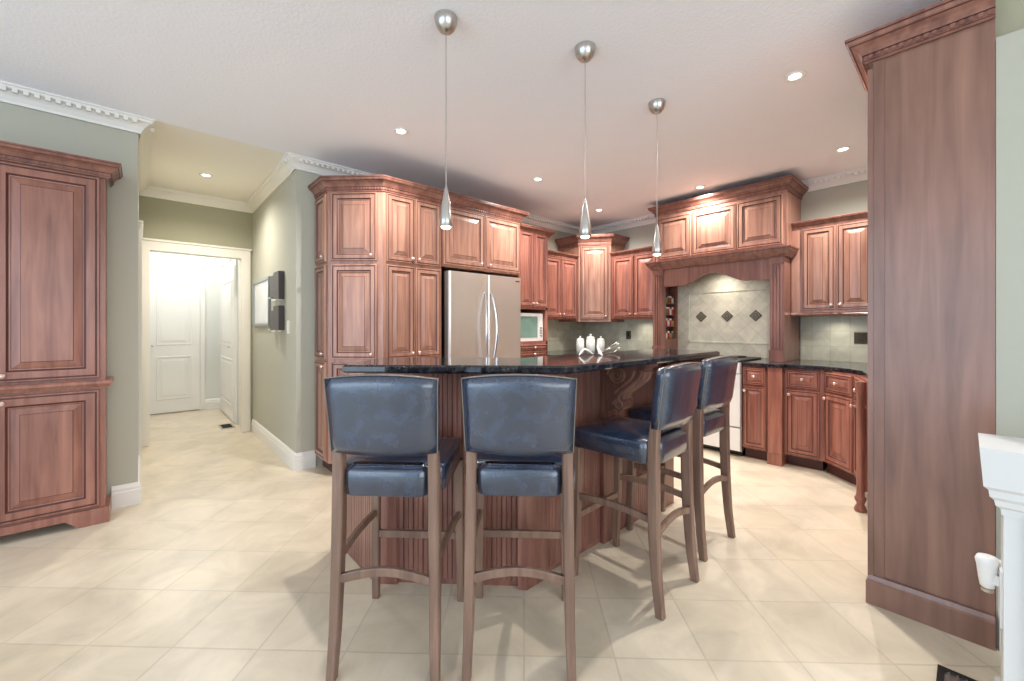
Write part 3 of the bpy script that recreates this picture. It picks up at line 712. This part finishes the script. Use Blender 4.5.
part('pilaster', pil([(1.965, 1.395), (2.10, 1.395), (2.10, 1.44), (1.965, 1.44)]), 'bead', t)
part('pilaster', pil([(2.68, 1.395), (2.80, 1.395), (2.80, 1.44), (2.68, 1.44)]), 'bead', t)
part('lower_counter', one('slab', [(.83, 2.07), (.91, 2.07), (1.425, 1.545), (2.82, 1.545), (2.82, 2.23), (1.76, 2.23), (1.26, 2.45), (.83, 2.45)], .8765, .91), 'granite', t)
for P, Q, k_ in (((1.75, 2.19), (2.1, 2.19), 'l'),):
    pass
# corbel
class CMB(MB):
    def add(s, verts, faces, mi=0, smooth=False):
        MB.add(s, [(v[0], v[1], 1.043-(1.043-v[2])*.84) for v in verts], faces, mi, smooth)
def corbel(xc):
    mb = CMB(); w2 = .045; y0 = 1.394
    prof = [(0, 1.04), (.24, 1.04), (.245, 1.02), (.235, 1.0), (.235, .975), (.222, .945), (.195, .915), (.160, .885), (.125, .855), (.105, .825), (.105, .795), (.118, .775),
            (.120, .750), (.105, .730), (.080, .720), (.060, .728), (.045, .715), (.0, .70)]
    n = len(prof); v = [(xc-w2, y0-o, z) for o, z in prof]+[(xc+w2, y0-o, z) for o, z in prof]
    mb.add(v, [tuple(range(n)), tuple(range(2*n-1, n-1, -1))]+[(i, n+i, n+(i+1) % n, (i+1) % n) for i in range(n)])
    mb.box(xc-w2-.012, y0-.262, 1.022, xc+w2+.012, y0, 1.043)
    for sx in (-1, 1):
        X = xc+sx*(w2+.002)
        def spiral(cy, cz, r0, turns, rad):
            P = []; K = int(turns*18)
            for i in range(K+1):
                a = 2*PI*turns*i/K; r = r0*(1-.85*i/K); P.append((X, y0-cy+r*math.cos(a), cz+r*math.sin(a)))
            mb.tube(P, [rad*(1-.5*i/K) for i in range(K+1)], 7, 1)
        spiral(.070, .955, .060, 2.6, .010); spiral(.082, .757, .034, 1.8, .008)
        P = [(X, y0-a, b) for a, b in ((.225, 1.0), (.222, .97), (.205, .935), (.17, .90), (.135, .868), (.10, .84), (.085, .81), (.085, .785))]
        mb.tube(P, .009, 7, 1); P = [(X, y0-a+.03, b+.004) for a, b in ((.215, .99), (.205, .955), (.18, .92), (.145, .89), (.115, .86), (.09, .83))]
        mb.tube(P, .007, 7, 1)
    for dx in (-.03, 0, .03):
        P = [(xc+dx, y0-a, b) for a, b in ((.238, .99), (.226, .95), (.196, .916), (.160, .885), (.125, .855), (.106, .825), (.106, .80))]
        mb.tube(P, .012, 7, 1)
    return mb
part('corbel', corbel(2.032), ['bead', 'cherry'], t)
part('corbel', corbel(2.74), ['bead', 'cherry'], t)
# bar top
bar = [(.634, 1.770), (1.300, 1.105), (2.855, 1.105), (2.855, 1.56), (1.48, 1.56), (.958, 2.085)]
single('bar_countertop', one('slab', bar, 1.045, 1.08, .008), 'granite', 'raised dark granite bar top on the island where the stools stand', 'countertop', (1.6, 1.5, 1.045))

# ------------------------------------------------------------------ bar stools
def bowed(P, Q, rise, K=9, d=(0, 0, 1)):
    P = Vector(P); Q = Vector(Q); d = Vector(d); return [P.lerp(Q, i/(K-1))+d*rise*math.sin(PI*i/(K-1)) for i in range(K)]
def cushion(mb, x0, x1, y0, y1, z0, z1, r=.018, crown_=.014, nx=8, ny=8):
    """soft box: rounded edges, domed top"""
    rows = []
    def ring(ins, z, dome=0):
        return [(x0+ins, y0+ins, z), (x1-ins, y0+ins, z), (x1-ins, y1-ins, z), (x0+ins, y1-ins, z)]
    def rr(ins, z, k=5):
        R = max(.002, .035-ins*.4); pts = []
        for cx_, cy_, a0 in ((x1-ins-R, y0+ins+R, -PI/2), (x1-ins-R, y1-ins-R, 0), (x0+ins+R, y1-ins-R, PI/2), (x0+ins+R, y0+ins+R, PI)):
            for i in range(k+1):
                a = a0+PI/2*i/k; pts.append((cx_+R*math.cos(a), cy_+R*math.sin(a), z))
        return pts
    m_ = min(x1-x0, y1-y0)
    rings = [rr(.006, z0), rr(0, z0+.006), rr(0, z1-r), rr(r*.3, z1-r*.35), rr(r, z1), rr(m_*.22, z1+crown_*.7), rr(m_*.4, z1+crown_)]
    n = len(rings[0]); v = [p for r_ in rings for p in r_]
    f = [(k*n+i, k*n+(i+1) % n, (k+1)*n+(i+1) % n, (k+1)*n+i) for k in range(len(rings)-1) for i in range(n)]
    mb.add(v, f, 0, True); mb.add(rings[0], [tuple(range(n-1, -1, -1))]); mb.add(rings[-1], [tuple(range(n))], 0, True)
def make_stool():
    r = thing('bar_stool', '', 'bar stool', (0, 0, 0), 0, 'leather bar stools along the island bar')
    for s in (-1, 1):   # rear legs rise into the back posts
        pts = [(s*.184, -.226, 0), (s*.180, -.208, .15), (s*.177, -.195, .35), (s*.174, -.190, .55), (s*.172, -.190, .72), (s*.171, -.196, .80), (s*.170, -.202, .88), (s*.170, -.212, .95)]
        part('leg', one('beam', pts, [.031, .034, .037, .039, .038, .036, .026, .020], [.036, .040, .046, .048, .046, .038, .024, .016]), 'stool', r, local=True)
    for s in (-1, 1):
        part('leg', one('beam', [(s*.196, .218, 0), (s*.192, .205, .35), (s*.190, .200, .645)], [.030, .036, .040], [.030, .036, .040]), 'stool', r, local=True)
    mb = MB(); mb.beam(bowed((-.16, -.203, .345), (.16, -.203, .345), .028), .030, .020, (0, 0, 1)); part('stretcher', mb, 'stool', r, local=True)
    mb = MB(); mb.beam([(-.175, .206, .30), (.175, .206, .30)], .032, .020, (0, 0, 1)); part('stretcher', mb, 'stool', r, local=True)
    for s in (-1, 1):
        mb = MB(); mb.beam(bowed((s*.180, -.188, .40), (s*.190, .190, .40), .014), .030, .018, (0, 0, 1)); part('stretcher', mb, 'stool', r, local=True)
    mb = MB(); mb.box(-.172, -.186, .648, .172, .205, .672); part('seat_frame', mb, 'stool', r, local=True)
    mb = MB(); cushion(mb, -.205, .205, -.172, .232, .645, .745)
    seat = part('seat', mb, 'leather', r, local=True)
    # the rear lip of the seat between the posts
    mb = MB(); cushion(mb, -.152, .152, -.212, -.13, .640, .742, crown_=.004); part('seat_lip', mb, 'leather', seat, local=True)
    # padded back, bowed in plan, slightly taller in the middle, wider at the top
    mb = MB(); NX, NZ = 12, 8; front_, back_ = [], []
    for k in range(NZ+1):
        tz = k/NZ
        for i in range(NX+1):
            u = -1+2*i/NX
            hw = .190+.008*tz; zz = .800+.262*tz+(.016*(1-u*u))*tz-(.006*(1-u*u))*(1-tz)
            yb = -.202-.034*tz**1.4; bow = -.022*(1-u*u)
            edge_ = min(1, (1-abs(u))*5+.25)*min(1, min(tz, 1-tz)*5+.3)
            th = .014+.018*edge_
            front_.append((u*hw, yb+bow+th, zz)); back_.append((u*hw, yb+bow-th, zz))
    W_ = NX+1; n = len(front_); v = front_+back_; F = []
    for k in range(NZ):
        for i in range(NX):
            a = k*W_+i; F += [(a, a+W_, a+W_+1, a+1), (n+a, n+a+1, n+a+W_+1, n+a+W_)]
    for i in range(NX):
        F += [(i, i+1, n+i+1, n+i), (NZ*W_+i, n+NZ*W_+i, n+NZ*W_+i+1, NZ*W_+i+1)]
    for k in range(NZ):
        a = k*W_; b = a+NX; F += [(a, n+a, n+a+W_, a+W_), (b, b+W_, n+b+W_, n+b)]
    mb.add(v, F, 0, True); bk = part('backrest', mb, 'leather', r, local=True)
    mb = MB(); seq = [NZ*W_+i for i in range(W_)]; P = [Vector(v[n+j]) for j in seq]; sd = [Vector(v[n+k*W_]) for k in range(NZ+1)]; sd2 = [Vector(v[n+k*W_+NX]) for k in range(NZ, -1, -1)]
    mb.tube(sd+P[1:-1]+sd2, .0022, 6); part('piping', mb, 'piping', bk, local=True)
    return r
st = make_stool()
spots = [(.79, 1.53, -PI/4, 'dark leather bar stool nearest the left end of the island bar'),
         (1.144, 1.214, -PI/4, 'dark leather bar stool at the bend of the bar, seen squarely from behind'),
         (1.82, 1.113, .045, 'dark leather bar stool in front of the carved corbel, seen from the side'),
         (2.416, 1.167, -.02, 'dark leather bar stool farthest right, nearest the stove')]
for i, (x, y, a, l_) in enumerate(spots):
    o = st if i == 0 else copy_tree(st)
    o.location = (x, y, 0); o.rotation_euler = (0, 0, a); o['label'] = l_

# ------------------------------------------------------------------ pendants and recessed lights
def make_pendant():
    r = thing('pendant_light', '', 'pendant light', (0, 0, CZ), 0, 'brushed nickel pendants over the island bar')
    prof = [(.006, -.074), (.017, -.071), (.031, -.062), (.043, -.047), (.051, -.027), (.054, -.009), (.054, -.001)]
    part('canopy', one('lathe', prof, (0, 0, 0), 28), 'steel', r, local=True)
    return r
pend = [(1.072, 1.652, 1.70, 1.90), (1.725, 1.341, 1.675, 1.875), (2.494, 1.356, 1.70, 1.91)]
names = ['pendant light over the left end of the island bar', 'middle pendant light over the island bar', 'pendant light farthest right over the island bar, nearest the hood']
def lamp(name, kind, loc, energy, color, **k):
    l = bpy.data.lights.new(name, kind); l.energy = energy; l.color = color
    for a, b in k.items(): setattr(l, a, b)
    o = bpy.data.objects.new(name, l); COL.objects.link(o); o.location = loc; return o
proto = make_pendant()
part('cord', one('tube', [(0, 0, -.072), (0, 0, -.79)], .0022, 6), 'steel', proto, local=True)
sp = [(.004, 0), (.007, -.015), (.012, -.04), (.019, -.08), (.025, -.12), (.029, -.16), (.030, -.195), (.027, -.197), (.024, -.19)]
sh = part('shade', one('lathe', [(a, b-.79) for a, b in sp], (0, 0, 0), 24), 'steel', proto, local=True)
part('bulb', one('lathe', [(.004, -.975), (.022, -.977), (.024, -.986), (.018, -.994), (.004, -.997)], (0, 0, 0), 16), 'bulb', proto, local=True)
for i, (x, y, zb, zt) in enumerate(pend):
    o = proto if i == 0 else copy_tree(proto)
    o.location = (x, y, CZ-.001); o['label'] = names[i]
    lamp('pendant_lamp', 'SPOT', (x, y, zb-.015), 7, (1, .88, .74), spot_size=2.2, spot_blend=.8, shadow_soft_size=.03)
pots = [(1.443, 2.832, 'recessed ceiling light above the pantry front'), (2.914, 2.845, 'recessed ceiling light above the refrigerator'), (4.251, 3.088, 'recessed ceiling light nearest the kitchen corner'),
        (4.335, 1.875, 'recessed ceiling light in front of the mantel hood'), (2.828, .676, 'largest looking recessed ceiling light, near the tall side panel'), (4.28, .689, 'recessed ceiling light above the curved counter'),
        (.471, 4.907, 'recessed ceiling light in the hall')]
def pot():
    r = thing('recessed_light', '', 'ceiling light', (0, 0, CZ), 0, 'recessed ceiling lights')
    part('trim_ring', one('lathe', [(.055, -.001), (.055, -.006), (.048, -.009), (.032, -.004), (.031, -.001)], (0, 0, 0), 28), 'white', r, local=True)
    part('lamp_face', one('lathe', [(.002, -.002), (.030, -.002), (.030, -.0035), (.002, -.004)], (0, 0, 0), 20), 'bulb', r, local=True)
    return r
pr = pot()
for i, (x, y, l_) in enumerate(pots):
    o = pr if i == 0 else copy_tree(pr)
    o.location = (x, y, CZ); o['label'] = l_
    warm = (1, .95, .88) if i == 6 else (1, .985, .955)
    q = lamp('downlight', 'SPOT', (x, y, CZ-.02), [108, 108, 115, 98, 115, 100, 85][i], warm, spot_size=2.7, spot_blend=1.0, shadow_soft_size=.03)
lamp('hood_lamp', 'SPOT', (4.65, 1.8, 1.885), 14, (1, .95, .86), spot_size=2.6, spot_blend=1.0, shadow_soft_size=.06)
for x, y in ((3.95, 3.74), (4.85, 2.85), (4.84, .82)):  # unseen spots added below the wall cabinets to brighten the backsplash
    lamp('backsplash_fill', 'SPOT', (x, y, 1.335), 3.5, (1, .95, .86), spot_size=2.8, spot_blend=1.0, shadow_soft_size=.03)

# ------------------------------------------------------------------ small things
def plate(P, n, wd, ht, th, name, m, label, cat, inner=None):
    n = Vector(n); u = Vector((-n.y, n.x, 0)); P = Vector(P)
    mb = MB(); mb.obox(P+n*th/2, u*wd/2, n*th/2, (0, 0, ht/2))
    mb.obox(P+n*(th+.001), u*wd*.42, n*.001, (0, 0, ht*.44))
    t = thing(name, label, cat, P); part('plate', mb, m, t)
    if inner:
        mb = MB(); mb.obox(P+n*(th+.004), u*wd*.16, n*.003, (0, 0, ht*.22)); part('rocker', mb, inner, t)
    return t
plate((1.0, 4.13, 1.24), (-1, 0, 0), .075, .12, .005, 'light_switch', 'cream', 'cream light switch plate on the hall wall beside the dark wall blocks', 'switch', 'white')
plate((3.905, 3.876, 1.13), (0, -1, 0), .075, .115, .005, 'wall_outlet', 'bronze', 'dark bronze outlet plate on the backsplash left of the canisters', 'outlet', 'black')
plate((4.987, 3.13, 1.13), (-1, 0, 0), .075, .115, .005, 'wall_outlet', 'bronze', 'dark bronze outlet plate on the backsplash right of the canisters', 'outlet', 'black')
mb = MB(); mb.box(4.980, .61, 1.085, 4.987, .72, 1.19)
for i in range(3):
    for j in range(3): mb.box(4.976, .618+i*.034, 1.093+j*.033, 4.980, .643+i*.034, 1.117+j*.033)
single('accent_tile', mb, 'bronze', 'square bronze accent tile on the backsplash at the far right', 'tile', (4.987, .665, 1.14))
# frames on the hall wall
def frame(name, label, y0, y1, z0, z1, mf, mi, b=.03, th=.025):
    X = .999; t = thing(name, label, 'picture frame', (X, (y0+y1)/2, (z0+z1)/2))
    mb = MB()
    mb.box(X-th, y0, z0, X, y0+b, z1); mb.box(X-th, y1-b, z0, X, y1, z1); mb.box(X-th, y0+b, z0, X, y1-b, z0+b); mb.box(X-th, y0+b, z1-b, X, y1-b, z1)
    part('frame', mb, mf, t); part('picture', one('box', X-th*.5, y0+b, z0+b, X-.001, y1-b, z1-b), mi, t); return t
frame('picture_frame', 'large silver framed pale print on the hall wall', 4.80, 5.58, 1.25, 1.76, 'silverframe', 'print')
def dark_panel(label, y0, y1, z0, z1, th):
    t = thing('wall_block', label, 'wall decor', (.999, (y0+y1)/2, (z0+z1)/2), 0, 'dark wall blocks beside the silver frame')
    mb = MB(); mb.box(.999-th, y0, z0, .999, y1, z1); part('block', mb, 'dkframe', t)
    mb = MB(); mb.box(.999-th-.02, y0+.02, z0-.012, .999, y1-.02, z0-.001); part('ledge', mb, 'chrome', t); return t
dark_panel('upper dark wall block nearest the room', 4.27, 4.47, 1.50, 1.76, .05)
dark_panel('lower dark wall block nearest the room', 4.27, 4.47, 1.21, 1.44, .05)
dark_panel('upper dark wall block next to the silver frame', 4.52, 4.66, 1.53, 1.74, .04)
dark_panel('lower dark wall block next to the silver frame', 4.52, 4.66, 1.22, 1.40, .04)
# canisters
def canister(x, y, s, l_):
    t = thing('canister', l_, 'canister', (x, y, .911), 0, 'white canisters in the kitchen corner')
    part('body', one('lathe', [(.050*s, 0), (.056*s, .006), (.058*s, .08*s), (.056*s, .155*s), (.050*s, .165*s)], (x, y, .911), 24), 'ceramic', t)
    part('lid', one('lathe', [(.053*s, .1655*s), (.055*s, .175*s), (.040*s, .19*s), (.012*s, .196*s), (.010*s, .205*s), (.016*s, .215*s), (.010*s, .226*s)], (x, y, .911), 24), 'ceramic', t)
canister(4.36, 3.47, .92, 'left of three white ceramic canisters on the corner counter')
canister(4.46, 3.375, 1.05, 'large middle white ceramic canister on the corner counter')
canister(4.545, 3.275, .92, 'right of three white ceramic canisters on the corner counter')
# white sculptural ornament on the bar top
t = thing('bar_ornament', 'white ribbon shaped ornament with silver twigs lying on the bar top', 'ornament', (1.95, 1.44, 1.081))
part('ribbon', one('tube', [(1.80, 1.44, 1.085), (1.82, 1.445, 1.098), (1.855, 1.45, 1.115), (1.89, 1.45, 1.106), (1.92, 1.45, 1.090), (1.94, 1.45, 1.085)], [.003, .005, .007, .008, .006, .003], 10), 'ceramic', t)
part('ribbon', one('tube', [(1.90, 1.36, 1.085), (1.925, 1.39, 1.092), (1.955, 1.42, 1.104), (1.97, 1.44, 1.12), (1.98, 1.45, 1.138)], [.005, .008, .008, .006, .003], 10), 'ceramic', t)
for P in ([(1.95, 1.42, 1.09), (2.05, 1.44, 1.105), (2.10, 1.45, 1.12), (2.17, 1.45, 1.142)], [(2.07, 1.44, 1.11), (2.14, 1.45, 1.115), (2.19, 1.45, 1.135)], [(1.95, 1.42, 1.088), (2.05, 1.44, 1.084), (2.14, 1.44, 1.088), (2.20, 1.45, 1.11)]):
    tw = part('twig', one('tube', P, .0026, 6), 'chrome', t)
    mb = MB(); mb.lathe([(.001, -.006), (.005, -.004), (.006, 0), (.005, .004), (.001, .006)], P[-1], 10); part('twig_tip', mb, 'ceramic', tw)
# floor vents
def vent(x0, y0, x1, y1, l_, m1, m2, along='y'):
    t = thing('floor_vent', l_, 'vent', ((x0+x1)/2, (y0+y1)/2, 0))
    mb = MB(); b = .018
    mb.box(x0, y0, .0005, x1, y0+b, .008); mb.box(x0, y1-b, .0005, x1, y1, .008); mb.box(x0, y0+b, .0005, x0+b, y1-b, .008); mb.box(x1-b, y0+b, .0005, x1, y1-b, .008)
    part('frame', mb, m1, t); mb = MB(); n = 14
    for i in range(n):
        y = y0+b+(y1-y0-2*b)*(i+.5)/n; mb.box(x0+b, y-.003, .001, x1-b, y+.003, .006)
    mb.box(x0+b, y0+b, .0003, x1-b, y1-b, .001); part('grille', mb, m2, t)
vent(2.03, -.26, 2.165, .075, 'black framed floor vent at the lower right beside the tall cabinet', 'black', 'steel')
vent(.73, 6.05, .87, 6.33, 'small grey floor vent beyond the hall opening', 'steel', 'black')
# outlet and plug-in on the low wall
t = thing('wall_outlet', 'white outlet plate on the end of the low white wall', 'outlet', (1.98, -.069, .41))
mb = MB(); mb.box(1.93, -.0698, .33, 2.03, -.064, .50); part('plate', mb, 'white', t)
t = thing('plug_in_freshener', 'white plug-in device sticking out beside the tall cabinet panel', 'air freshener', (1.98, -.04, .47))
mb = MB(); mb.lathe([(.010, 0), (.016, .004), (.020, .03), (.024, .07), (.027, .085), (.022, .098), (.012, .100)], (1.98, -.040, .42), 18); part('body', mb, 'white', t)
mb = MB(); mb.box(1.965, -.0638, .44, 1.995, -.050, .47); part('plug', mb, 'white', t)
mb = MB(); mb.lathe([(.008, -.014), (.014, -.010), (.014, -.0005)], (1.98, -.040, .42), 14); part('cap', mb, 'steel', t)
